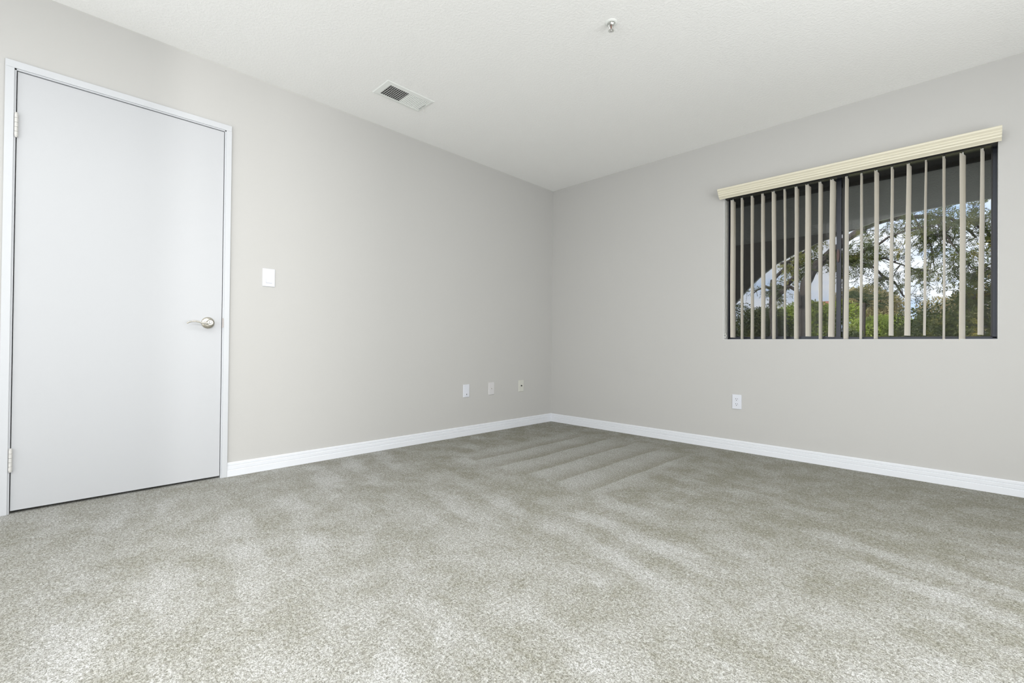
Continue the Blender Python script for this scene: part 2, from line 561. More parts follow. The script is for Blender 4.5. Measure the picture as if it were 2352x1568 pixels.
for z0, z1 in ((1.745, 1.850), (0.199, 0.298)):
    hp = empty('hinge', Vector((0.007, DY0 - 0.001, z0)) - Vector(door.location))
    hp.parent = door
    seg = (z1 - z0) / 5
    for k in range(5):
        mb = MB().lathe([(0.0055, 0.0004), (0.0064, 0.0014), (0.0064, seg - 0.0014), (0.0055, seg - 0.0004)],
                        lambda x, y, h, k=k: (0.0095 + x, DY0 - 0.001 + y, z0 + k * seg + h), 14)
        mb.build('knuckle', M['hinge'], hp, True)
    mb = MB().lathe([(0.003, -0.006), (0.0056, -0.004), (0.0056, 0.0)], lambda x, y, h: (0.0095 + x, DY0 - 0.001 + y, z0 + h), 12)
    mb.lathe([(0.0056, 0.0), (0.0056, 0.003), (0.003, 0.005)], lambda x, y, h: (0.0095 + x, DY0 - 0.001 + y, z1 + h), 12)
    mb.build('hinge_pin', M['hinge'], hp, True)
    MB().box(0.0, 0.0022, DY0 - 0.009, DY0 + 0.006, z0, z1).build('hinge_leaf', M['hinge'], hp)

# lever handle
HY, HZ = -3.107, 0.913
ha = MB().lathe([(0.0335, 0.0), (0.0335, 0.003), (0.0315, 0.006), (0.026, 0.0095), (0.020, 0.0112), (0.0175, 0.0118)],
                lambda x, y, h: (h, HY + x, HZ + y), 40).build('lever_handle', M['nickel'], leaf, True)
ha['label'] = 'satin nickel lever handle with round rosette'
hub = MB().lathe([(0.0135, 0.010), (0.0135, 0.026), (0.0165, 0.034), (0.0175, 0.044), (0.0165, 0.056), (0.013, 0.061), (0.0085, 0.0615)],
                 lambda x, y, h: (h, HY + x, HZ + y), 28)
lp = [(0.050, HY - 0.004, HZ - 0.001), (0.052, HY - 0.020, HZ - 0.004), (0.055, HY - 0.036, HZ - 0.0035), (0.056, HY - 0.052, HZ + 0.001),
      (0.056, HY - 0.068, HZ + 0.005), (0.055, HY - 0.083, HZ + 0.005), (0.053, HY - 0.096, HZ + 0.001), (0.050, HY - 0.104, HZ - 0.004), (0.048, HY - 0.109, HZ - 0.008)]
hub.tube(lp, [0.013, 0.0105, 0.0072, 0.0062, 0.0064, 0.0066, 0.0062, 0.0052, 0.0035], 14, 0.75)
# lever and button are parts of the leaf beside the rosette so the depth stays within three levels
hub.build('lever', M['nickel'], leaf, True)
MB().lathe([(0.0082, 0.0600), (0.0082, 0.0618), (0.0066, 0.0624)], lambda x, y, h: (h, HY + x, HZ + y), 24).build('lock_ring', M['black'], leaf, True)
MB().lathe([(0.0060, 0.0610), (0.0060, 0.0650), (0.0045, 0.0665)], lambda x, y, h: (h, HY + x, HZ + y), 20).build('lock_button', M['chrome'], leaf, True)
# strike plate on the jamb
sk = [(-0.001, -0.029), (0.0035, -0.029), (0.0085, -0.020), (0.0095, 0.0), (0.0085, 0.020), (0.0035, 0.029), (-0.001, 0.029)]
MB().prism(sk, lambda p, t: (t, DY1 + 0.002 + p[0], HZ + 0.003 + p[1]), 0.004, 0.0085).build('strike_plate', M['strike'], door)

# ------------------------------------------------------------ window
win = tag(empty('window_1', (2.51, 0.1, WZ0)), 'dark bronze sliding window with two panes', 'window', kind='structure')
fy0, fy1 = 0.098, 0.150
fr_ = MB()
fr_.box(WX0, WX0 + 0.014, fy0, fy1, WZ0, WZ1).box(WX1 - 0.020, WX1, fy0, fy1, WZ0, WZ1)
fr_.box(WX0, WX1, fy0, fy1, WZ0, WZ0 + 0.016).box(WX0, WX1, fy0, fy1, WZ1 - 0.03, WZ1)
fr_.box(WX0, WX1, fy0 - 0.002, fy0 + 0.006, WZ0, WZ0 + 0.010)
fr_.build('window_frame', M['alu'], win)
SM = 2.511
sa = MB()       # sliding sash on the left, nearer the room
sa.box(WX0 + 0.014, WX0 + 0.034, 0.108, 0.124, WZ0 + 0.016, WZ1 - 0.03).box(2.484, SM, 0.104, 0.126, WZ0 + 0.016, WZ1 - 0.03)
sa.box(WX0 + 0.014, SM, 0.108, 0.124, WZ0 + 0.014, WZ0 + 0.024).box(WX0 + 0.014, SM, 0.108, 0.124, WZ1 - 0.06, WZ1 - 0.03)
s1 = sa.build('sliding_sash', M['alu'], win)
MB().box(WX0 + 0.034, 2.484, 0.114, 0.118, WZ0 + 0.024, WZ1 - 0.06).build('pane', M['glass'], s1)
sb = MB()       # fixed sash on the right
sb.box(2.515, 2.545, 0.130, 0.146, WZ0 + 0.016, WZ1 - 0.03).box(WX1 - 0.026, WX1 - 0.018, 0.130, 0.146, WZ0 + 0.016, WZ1 - 0.03)
sb.box(2.515, WX1 - 0.018, 0.130, 0.146, WZ0 + 0.012, WZ0 + 0.020).box(2.515, WX1 - 0.018, 0.130, 0.146, WZ1 - 0.06, WZ1 - 0.03)
s2 = sb.build('fixed_sash', M['alu2'], win)
MB().box(2.545, WX1 - 0.026, 0.136, 0.140, WZ0 + 0.020, WZ1 - 0.06).build('pane', M['glass'], s2)
MB().box(WX0 + 0.01, 2.515, 0.1540, 0.1545, WZ0 + 0.01, WZ1 - 0.02).build('insect_screen', M['screen'], win)
lt = [(0.010 * math.cos(a) * (1 if math.cos(a) < 0 else 0.7), 0.046 * math.sin(a)) for a in [2 * PI * k / 18 for k in range(18)]]
MB().prism(lt, lambda p, t: (2.496 + p[0], t, 1.445 + p[1]), 0.092, 0.104).build('latch', M['latch'], win)
rv = MB().box(WX0 - 0.001, WX0 + 0.0015, 0.001, 0.099, WZ0, WZ1).box(WX1 - 0.0015, WX1 + 0.001, 0.001, 0.099, WZ0, WZ1)
rv.box(WX0, WX1, 0.001, 0.099, WZ0 - 0.001, WZ0 + 0.0015)
rv.build('reveal', M['reveal'], win)
MB().box(WX0, WX1, 0.090, 0.098, WZ0 - 0.001, WZ0 + 0.003).build('sealant', M['caulk'], win)

# ------------------------------------------------------------ vertical blind
bl = tag(empty('vertical_blind', (2.51, 0, 1.95)), 'cream vertical blind of narrow open vanes under a grooved valance at the window', 'blind')
VX0, VX1 = 1.745, 3.266
vp = [(0.0, 2.034), (-0.094, 2.034), (-0.099, 2.030), (-0.099, 2.020), (-0.094, 2.016), (-0.088, 2.010), (-0.088, 2.006), (-0.083, 2.001), (-0.080, 1.997),
      (-0.079, 1.992), (-0.074, 1.988), (-0.070, 1.985), (-0.069, 1.979), (-0.063, 1.975), (-0.058, 1.972), (-0.052, 1.968), (-0.048, 1.9625), (-0.044, 1.9625), (-0.046, 1.970),
      (-0.074, 1.998), (-0.090, 2.026), (0.0, 2.026)]
MB().prism(vp, lambda p, t: (t, p[0], p[1]), VX0, VX1).build('valance', M['valance'], bl)
MB().box(WX0 + 0.004, WX1 - 0.004, 0.022, 0.066, 1.972, 2.01).build('headrail', M['rail'], bl)
VAN = [(1.8148,4.2,1.8194,4.5), (1.8826,-6.0,1.8873,-5.2), (1.9559,-2.2,1.9612,-2.8), (2.0314,1.0,2.0382,1.0), (2.1060,2.5,2.1122,-0.2),
       (2.1784,-4.0,2.1839,-5.0), (2.2547,5.2,2.2563,4.5), (2.3247,11.5,2.3299,9.5), (2.4001,5.0,2.4031,3.2), (2.4727,12.0,2.4672,14.8),
       (2.5515,5.8,2.5501,7.8), (2.6316,1.0,2.6305,0.8), (2.7104,8.0,2.7087,8.2), (2.7886,4.5,2.7852,11.0), (2.8700,12.0,2.8641,13.8),
       (2.9494,2.8,2.9446,5.0), (3.0310,5.8,3.0325,6.0), (3.1118,17.5,3.1113,16.5), (3.1935,12.0,3.1870,15.8)]
BOT = {0: 0.878, 7: 0.884, 9: 0.880, 13: 0.886, 14: 0.886, 15: 0.886, 16: 0.858, 17: 0.856, 18: 0.888}
random.seed(4)
for i, (xt, at, xb, ab) in enumerate(VAN):
    zb = BOT.get(i, 0.866)
    zt = 1.958
    rows, cols = 14, 7
    vs, fs = [], []
    arc = 0.0035
    for side in (0, 1):
        for r in range(rows + 1):
            t = r / rows
            z = zt + (zb - zt) * t
            k = 1 / (1 + math.exp(-(t - 0.5) * 7))
            xc = xt + (xb - xt) * t + 0.0008 * math.sin(7 * t + i)
            a = math.radians(at + (ab - at) * k + 1.2 * math.sin(3.1 * t + i * 1.7))
            yc = 0.045 - (0.006 if i in (16, 17) else 0) * t
            for q in range(cols + 1):
                u = (q / cols - 0.5)
                w = 0.089 * u
                d = arc * (1 - 4 * u * u) + (0.0009 if side else 0)
                x = xc + w * math.sin(a) + d * math.cos(a)
                y = yc + w * math.cos(a) - d * math.sin(a)
                vs.append((x, y, z))
    nrow = cols + 1
    off = nrow * (rows + 1)
    for side in (0, 1):
        for r in range(rows):
            for q in range(cols):
                a0 = side * off + r * nrow + q
                fs.append((a0, a0 + 1, a0 + nrow + 1, a0 + nrow))
    for r in range(rows):
        for q in (0, cols):
            a0 = r * nrow + q
            fs.append((a0, a0 + nrow, a0 + nrow + off, a0 + off))
    for q in range(cols):
        for r in (0, rows):
            a0 = r * nrow + q
            fs.append((a0, a0 + 1, a0 + 1 + off, a0 + off))
    vn = MB().add(vs, fs).build('vane', M['vane'], bl, True)
    MB().box(xt - 0.0035, xt + 0.0035, 0.037, 0.053, 1.950, 1.968).build('carrier_clip', M['bead'], vn)
# pull chain with its weight, hanging at the left jamb
ch = MB()
for sx, yy_ in ((1.7665, 0.016), (1.7725, 0.030)):
    ch.tube([(sx, yy_, 1.966), (sx + 0.001, yy_, 1.5), (sx, yy_, 1.1), (sx + 0.0005, yy_, 0.915)], 0.0016, 6)
ch.build('pull_chain', M['bead'], bl, True)
rg = [(1.7695 + 0.0075 * math.cos(a), 0.020 + 0.004 * math.cos(a), 0.892 + 0.014 * math.sin(a)) for a in [2 * PI * k / 16 for k in range(17)]]
mb = MB().tube(rg, 0.0026, 8)
mb.tube([(1.7665, 0.016, 0.915), (1.769, 0.020, 0.905)], 0.0022, 6).tube([(1.7725, 0.030, 0.915), (1.771, 0.022, 0.905)], 0.0022, 6)
mb.build('chain_weight', M['bead'], bl, True)

# ------------------------------------------------------------ wall plates
def plate(ax, u, z, w, h, mtl, name, label, group):
    """ax 0: on the left wall (u is y); ax 1: on the back wall (u is x)"""
    root = tag(empty(name, (0, u, z) if ax == 0 else (u, 0, z)), label, {'light_switch': 'switch', 'power_outlet': 'outlet'}.get(name, 'wall plate'), group)
    m = MB()
    if ax == 0:
        m.bev(0, 0.006, u - w / 2, u + w / 2, z - h / 2, z + h / 2, 0, 1, 0.0022)
    else:
        m.bev(u - w / 2, u + w / 2, -0.006, 0, z - h / 2, z + h / 2, 1, -1, 0.0022)
    m.build('cover_plate', mtl, root)
    return root

sw = plate(0, -2.784, 1.211, 0.072, 0.112, M['plastic'], 'light_switch', 'white rocker light switch on the wall beside the door', None)
# raised rim around the rocker, and the rocker tilted in two halves
m = MB()
y0, y1, z0, z1 = -2.784 - 0.0175, -2.784 + 0.0175, 1.211 - 0.0345, 1.211 + 0.0345
m.box(0.0055, 0.0072, y0 - 0.002, y0, z0 - 0.002, z1 + 0.002).box(0.0055, 0.0072, y1, y1 + 0.002, z0 - 0.002, z1 + 0.002)
m.box(0.0055, 0.0072, y0, y1, z0 - 0.002, z0).box(0.0055, 0.0072, y0, y1, z1, z1 + 0.002)
m.build('rim', M['plastic'], sw)
MB().prism([(0.0050, z0 + 0.001), (0.0105, z0 + 0.001), (0.0075, 1.211), (0.0060, z1 - 0.001), (0.0050, z1 - 0.001)],
           lambda p, t: (p[0], t, p[1]), y0 + 0.0012, y1 - 0.0012).build('rocker', M['plastic'], sw)

def screw(parent, ax, u, z, d=0.006, r=0.003, mtl='nickel'):
    fn = (lambda x, y, h: (d - 0.0008 + h, u + x, z + y)) if ax == 0 else (lambda x, y, h: (u + x, -(d - 0.0008 + h), z + y))
    MB().lathe([(r, 0), (r, 0.0012), (r * 0.6, 0.0018)], fn, 12).build('screw', M[mtl], parent, True)

p1 = plate(0, -1.165, 0.394, 0.068, 0.112, M['plastic'], 'wall_plate', 'white wall plate with a jack near its bottom edge, leftmost of the low three', 'wall plates low on the door wall')
MB().box(0.0055, 0.0085, -1.165 - 0.011, -1.165 + 0.011, 0.394 - 0.042, 0.394 - 0.018).build('jack', M['plastic'], p1)
MB().box(0.0086, 0.0092, -1.165 - 0.0035, -1.165 + 0.0035, 0.394 - 0.035, 0.394 - 0.026).build('jack_opening', M['black'], p1)
screw(p1, 0, -1.165, 0.394 + 0.03, mtl='plastic')
p2 = plate(0, -0.865, 0.396, 0.069, 0.113, M['plate_grey'], 'wall_plate', 'pale grey blank wall plate with a central screw, middle of the three', 'wall plates low on the door wall')
screw(p2, 0, -0.865, 0.396, 0.0065, 0.0042)
screw(p2, 0, -0.865, 0.396 + 0.042, mtl='plate_grey')
screw(p2, 0, -0.865, 0.396 - 0.042, mtl='plate_grey')
p3 = plate(0, -0.466, 0.399, 0.069, 0.113, M['plate_ivory'], 'wall_plate', 'ivory wall plate with a dark cable socket in the centre, nearest the corner', 'wall plates low on the door wall')
MB().lathe([(0.0078, 0.0), (0.0078, 0.004), (0.0052, 0.0045), (0.0052, 0.011), (0.0035, 0.011)], lambda x, y, h: (0.0055 + h, -0.466 + x, 0.401 + y), 6).build('cable_socket', M['duct'], p3)
screw(p3, 0, -0.466, 0.399 + 0.042, mtl='plate_ivory')
screw(p3, 0, -0.466, 0.399 - 0.042, mtl='plate_ivory')

ou = plate(1, 1.868, 0.380, 0.068, 0.112, M['plastic'], 'power_outlet', 'white duplex power outlet on the wall below the window', None)
for zc in (0.380 + 0.0195, 0.380 - 0.0195):
    pts = []
    for k in range(24):
        a = 2 * PI * k / 24
        pts.append((0.0172 * math.cos(a), max(-0.0140, min(0.0140, 0.0172 * math.sin(a)))))
    rc = MB().prism(pts, lambda p, t: (1.868 + p[0], t, zc + p[1]), -0.0082, -0.005).build('receptacle', M['plastic'], ou)
    for dx, hh_ in ((-0.0065, 0.0040), (0.0065, 0.0033)):
        MB().box(1.868 + dx - 0.0013, 1.868 + dx + 0.0013, -0.0086, -0.0080, zc + 0.004 - hh_, zc + 0.004 + hh_).build('slot', M['black'], rc)
    MB().lathe([(0.0027, 0), (0.0027, 0.0006)], lambda x, y, h: (1.868 + x, -0.0080 - h, zc - 0.0075 + y), 12).build('ground_hole', M['black'], rc)
screw(ou, 1, 1.868, 0.380, 0.0062, 0.0025, 'plastic')

# ------------------------------------------------------------ ceiling vent
cv = tag(empty('ceiling_vent', (0.48, -2.118, H)), 'white steel ceiling register with louvres, one half open and dark', 'vent')
VX = (0.380, 0.581)
VY = (-2.297, -1.940)
OX = (0.410, 0.543)
OY = (-2.257, -1.965)
m = MB()
zt_, zl = H, H - 0.0045
def ringrect(m, outer, inner, z0, z1):
    (a0, a1, b0, b1), (c0, c1, d0, d1) = outer, inner
    A = [(a0, b0), (a1, b0), (a1, b1), (a0, b1)]
    B = [(c0, d0), (c1, d0), (c1, d1), (c0, d1)]
    vs = [(x, y, z0) for x, y in A] + [(x, y, z1) for x, y in B]
    m.add(vs, [(i, (i + 1) % 4, 4 + (i + 1) % 4, 4 + i) for i in range(4)])
e = 0.006
ringrect(m, (VX[0], VX[1], VY[0], VY[1]), (VX[0] + e, VX[1] - e, VY[0] + e, VY[1] - e), H - 0.0005, H - 0.0050)
ringrect(m, (VX[0] + e, VX[1] - e, VY[0] + e, VY[1] - e), (OX[0] - 0.004, OX[1] + 0.004, OY[0] - 0.004, OY[1] + 0.004), H - 0.0050, H - 0.0075)
ringrect(m, (OX[0] - 0.004, OX[1] + 0.004, OY[0] - 0.004, OY[1] + 0.004), (OX[0], OX[1], OY[0], OY[1]), H - 0.0075, H - 0.0060)
ringrect(m, (OX[0], OX[1], OY[0], OY[1]), (OX[0], OX[1], OY[0], OY[1]), H - 0.0060, H - 0.0008)
m.build('frame', M['vent'], cv)
MB().box(OX[0] - 0.01, OX[1] + 0.01, OY[0] - 0.01, OY[1] + 0.01, H - 0.0008, H - 0.0003).build('duct_throat', M['duct'], cv)
n_l = 10
ymid = -2.119
dy = (ymid - OY[0]) / n_l
for k in range(n_l + 1):
    yc = OY[0] + dy * k
    MB().prism([(yc - 0.0016, H - 0.0072), (yc + 0.0012, H - 0.0072), (yc + 0.0050, H - 0.0030), (yc + 0.0038, H - 0.0030)],
               lambda p, t: (t, p[0], p[1]), OX[0], OX[1]).build('louvre', M['vent'], cv)
for k in range(1, 7):
    xc = OX[0] + (OX[1] - OX[0]) * k / 7
    MB().box(xc - 0.0012, xc + 0.0012, OY[0], ymid, H - 0.0026, H - 0.0014).build('cross_bar', M['plate_grey'], cv)
n_r = 12
dy = (OY[1] - ymid) / n_r
for k in range(n_r):
    yc = ymid + dy * (k + 0.5)
    MB().prism([(yc - dy * 0.58, H - 0.0040), (yc - dy * 0.40, H - 0.0072), (yc + dy * 0.55, H - 0.0030), (yc + dy * 0.55, H - 0.0018), (yc - dy * 0.2, H - 0.0045)],
               lambda p, t: (t, p[0], p[1]), OX[0], OX[1]).build('louvre', M['vent'], cv)
MB().tube([(0.466, OY[1] - 0.004, H - 0.004), (0.464, OY[1] + 0.004, H - 0.012), (0.458, OY[1] + 0.016, H - 0.022), (0.453, OY[1] + 0.022, H - 0.030)], 0.0016, 8).build('damper_lever', M['hinge'], cv, True)
MB().box(0.425, 0.455, OY[1] - 0.0010, OY[1] + 0.0004, H - 0.0078, H - 0.0070).box(0.460, 0.505, OY[1] - 0.0010, OY[1] + 0.0004, H - 0.0078, H - 0.0070).build('lever_slot', M['duct'], cv)
MB().lathe([(0.0035, 0), (0.0035, 0.0012), (0.002, 0.002)], lambda x, y, h: (0.560 + x, -1.957 + y, H - 0.0055 - h), 12).build('screw', M['plate_grey'], cv, True)

# ------------------------------------------------------------ fire sprinkler
SX, SY = 1.848, -1.768
spk = tag(empty('fire_sprinkler', (SX, SY, H)), 'small chrome pendent fire sprinkler head in the ceiling', 'sprinkler')
dn = lambda x, y, h: (SX + x, SY + y, H - h)
MB().lathe([(0.031, 0.0), (0.031, 0.0015), (0.027, 0.004), (0.0215, 0.005), (0.0195, 0.0035), (0.0185, 0.0005)], dn, 36).build('escutcheon', M['vent'], spk, True)
MB().lathe([(0.0140, 0.0008), (0.0140, 0.006), (0.0120, 0.009), (0.0105, 0.012), (0.0105, 0.014), (0.004, 0.015)], dn, 6).build('body', M['chrome'], spk, False)
m = MB()
for sg in (-1, 1):
    m.tube([(SX + sg * 0.0095, SY + sg * 0.0065, H - 0.010), (SX + sg * 0.0098, SY + sg * 0.0068, H - 0.020), (SX + sg * 0.0075, SY + sg * 0.005, H - 0.030), (SX + sg * 0.003, SY + sg * 0.002, H - 0.037)], [0.0034, 0.0030, 0.0030, 0.0032], 8)
m.lathe([(0.0050, 0.034), (0.0050, 0.040), (0.0035, 0.042)], dn, 14)
m.build('frame_arms', M['chrome'], spk, True)
MB().lathe([(0.0018, 0.014), (0.0030, 0.016), (0.0030, 0.030), (0.0015, 0.034)], dn, 12).build('glass_bulb', M['bulb'], spk, True)
m = MB()
N = 12
for k in range(N):
    a0 = 2 * PI * (k - 0.30) / N
    a1 = 2 * PI * (k + 0.30) / N
    vs = []
    for zz in (0.0395, 0.0408):
        vs += [dn(0.006 * math.cos(a0), 0.006 * math.sin(a0), zz), dn(0.0150 * math.cos(a0), 0.0150 * math.sin(a0), zz + 0.001),
               dn(0.0150 * math.cos(a1), 0.0150 * math.sin(a1), zz + 0.001), dn(0.006 * math.cos(a1), 0.006 * math.sin(a1), zz)]
    m.add(vs, [(0, 1, 2, 3), (7, 6, 5, 4), (0, 4, 5, 1), (1, 5, 6, 2), (2, 6, 7, 3), (3, 7, 4, 0)])
m.lathe([(0.0075, 0.0393), (0.0075, 0.0410)], dn, 20)
m.build('deflector', M['chrome'], spk)

# ------------------------------------------------------------ balcony outside
AY = 1.5
half = [(1.16, 0.70), (1.165, 0.90), (1.20, 1.05), (1.28, 1.185), (1.381, 1.307), (1.49, 1.435), (1.583, 1.528), (1.746, 1.655), (1.94, 1.752), (2.123, 1.825),
        (2.363, 1.892), (2.539, 1.945), (2.778, 1.980), (3.05, 1.997), (3.20, 2.000)]
half = [(3.1303 + (x - 3.1303) * 1.0057, 0.8034 + (z - 0.8034) * 1.0057) for x, z in half]
arch = half + [(6.40 - x, z) for x, z in half[::-1][1:]]
def arch_slab(y0, y1, z_top, xl, xr):
    """wall slab above and beside the arch, opening from 0.70 up"""
    m = MB()
    pts = [(x, min(z, z_top)) for x, z in arch]
    n = len(pts)
    for (xa, za), (xb, zb) in zip(pts[:-1], pts[1:]):
        if xb - xa < 1e-6:
            continue
        if z_top - min(za, zb) < 1e-4:
            continue
        vs = []
        for y in (y0, y1):
            vs += [(xa, y, za), (xb, y, zb), (xb, y, z_top), (xa, y, z_top)]
        m.add(vs, [(0, 1, 2, 3), (7, 6, 5, 4), (0, 4, 5, 1), (1, 5, 6, 2), (2, 6, 7, 3), (3, 7, 4, 0)])
    m.box(xl, pts[0][0], y0, y1, -0.2, z_top)
    m.box(pts[-1][0], xr, y0, y1, -0.2, z_top)
    return m
aw = tag(empty('wall_balcony', (3.2, AY, 0)), 'grey stucco balcony wall outside with a wide arched opening', 'wall', kind='structure')
arch_slab(AY, AY + 0.03, 2.34, -1.4, 8.0).build('stucco_wall', M['stucco'], aw)
low = arch_slab(AY - 0.012, AY + 0.0, 1.905, -1.4, 8.0).build('lower_band', M['stucco_dark'], aw)  # darker slab over the lower part of the balcony wall
MB().box(1.0, 5.4, AY, AY + 0.22, -0.2, 0.70).build('parapet', M['stucco'], aw)
cb = MB().box(-1.4, 8.1, WT, AY + 0.3, 2.34, 2.60)
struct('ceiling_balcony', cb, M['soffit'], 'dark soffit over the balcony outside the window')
struct('floor_balcony', MB().box(-1.4, 8.1, WT, AY + 0.3, -0.35, -0.2), M['stucco'], 'grey floor slab of the balcony')
# dark trim rail under the soffit, seen behind the vanes
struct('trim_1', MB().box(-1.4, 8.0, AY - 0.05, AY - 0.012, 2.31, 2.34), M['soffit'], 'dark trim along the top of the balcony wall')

# ------------------------------------------------------------ ground, far wall, house
tag(MB().box(-90, 90, 3.0, 160, -3.3, -3.0).build('ground', M['ground']), 'dry green lawn far below the window', 'ground', kind='structure')

hs = tag(empty('house', (-5.6, 40, -3)), 'distant cream house with a low red roof behind the trees', 'house')
MB().box(-6.7, -4.7, 40, 44, -3, 4.05).build('wall', M['ext'], hs)
MB().prism([(39.6, 4.05), (44.4, 4.05), (42, 4.72)], lambda p, t: (t, p[0], p[1]), -6.9, -4.5).build('roof', M['roof'], hs)
for wx in (-6.5, -5.6):
    MB().box(wx, wx + 0.8, 39.9, 40.02, 2.2, 3.4).build('window', M['alu2'], hs)
gw = tag(empty('low_building', (-0.7, 40, -3)), 'long low white building beyond the bushes', 'building')
MB().box(-2.9, 3.4, 40, 44, -3, 2.45).build('wall', M['ext'], gw)
MB().box(-3.1, 3.6, 39.7, 44.3, 2.45, 2.80).build('roof_edge', M['caulk'], gw)
MB().box(-2.2, 2.8, 39.9, 40.02, 1.3, 2.0).build('window_strip', M['alu2'], gw)

# ------------------------------------------------------------ trees
rng = np.random.default_rng(11)

def leaves_obj(name, P, D, L, Wd, mtl, parent):
    """diamond leaflets at points P pointing along D"""
    n = len(P)
    D = D / np.linalg.norm(D, axis=1, keepdims=True)
    R = rng.normal(size=(n, 3))
    side = np.cross(D, R)
    side /= np.linalg.norm(side, axis=1, keepdims=True) + 1e-9
    nor = np.cross(D, side)
    L = L * rng.uniform(0.7, 1.3, (n, 1))
    Wd = Wd * rng.uniform(0.7, 1.3, (n, 1))
    v = np.empty((n, 4, 3))
    v[:, 0] = P
    v[:, 1] = P + D * L * 0.45 + side * Wd * 0.5 + nor * L * 0.06
    v[:, 2] = P + D * L - nor * L * 0.05
    v[:, 3] = P + D * L * 0.45 - side * Wd * 0.5 + nor * L * 0.06
    me = bpy.data.meshes.new(name)
    me.vertices.add(n * 4)
    me.vertices.foreach_set('co', v.reshape(-1))
    me.loops.add(n * 4)
    me.loops.foreach_set('vertex_index', np.arange(n * 4, dtype=np.int32))
    me.polygons.add(n)
    me.polygons.foreach_set('loop_start', np.arange(0, n * 4, 4, dtype=np.int32))
    me.polygons.foreach_set('loop_total', np.full(n, 4, dtype=np.int32))
    me.update(calc_edges=True)
    me.validate()
    me.materials.append(mtl)
    o = bpy.data.objects.new(name, me)
    C.objects.link(o)
    o.parent = parent
    o.matrix_parent_inverse = Matrix.Translation(-parent_loc(parent))
    o['kind'] = 'stuff'
    return o

def resample(pts, step):
    pts = np.array(pts, float)
    seg = np.linalg.norm(np.diff(pts, axis=0), axis=1)
    cum = np.concatenate([[0], np.cumsum(seg)])
    n = max(2, int(cum[-1] / step))
    t = np.linspace(0, cum[-1], n)
    return np.stack([np.interp(t, cum, pts[:, k]) for k in range(3)], 1), t / cum[-1]

def branching_tree(root, branches, leafm, density=1.0, lsize=0.05):
    """branches: (name, points, r0, r1, leafy, spread)"""
    LP, LD = [], []
    tw = MB()
    for name, pts, r0, r1, leafy, spread in branches:
        p, t = resample(pts, 0.12)
        p = p + rng.normal(size=p.shape) * 0.012
        MB().tube([tuple(q) for q in p], list(r0 + (r1 - r0) * t), 8).build(name, M['bark'], root, True)
        if leafy <= 0:
            continue
        length = np.linalg.norm(np.diff(p, axis=0), axis=1).sum()
        for _ in range(int(length * leafy * density)):
            i = rng.integers(len(p) // 5, len(p))
            a = p[i]
            dr = rng.normal(size=3)
            dr[2] = dr[2] * 0.8 + 0.05
            dr /= np.linalg.norm(dr)
            ln = rng.uniform(0.25, 0.75) * spread
            k = 7
            sub = [a]
            d = dr.copy()
            for s_ in range(k):
                d = d + rng.normal(size=3) * 0.18 + np.array([0, 0, -0.06])
                d /= np.linalg.norm(d)
                sub.append(sub[-1] + d * ln / k)
            sub = np.array(sub)
            tw.tube([tuple(q) for q in sub[::2]], [0.008, 0.006, 0.004, 0.002][:len(sub[::2])], 4)
            for q in range(2, k + 1):
                for _r in range(3):
                    # a pinnate leaf: a stalk with leaflets on both sides
                    s0 = sub[q]
                    ld = d * 0.4 + rng.normal(size=3)
                    ld[2] -= 0.15
                    ld /= np.linalg.norm(ld)
                    sl = rng.uniform(0.10, 0.20)
                    pp = rng.normal(size=3)
                    sd = np.cross(ld, pp)
                    sd /= np.linalg.norm(sd)
                    for j in range(7):
                        c0 = s0 + ld * sl * (j + 1) / 7
                        for sg in (-1, 1):
                            LP.append(c0)
                            LD.append(ld * 0.7 + sd * sg)
    tw.build('twigs', M['bark'], root, kind='stuff')
    leaves_obj('foliage', np.array(LP), np.array(LD), lsize, lsize * 0.34, leafm, root)

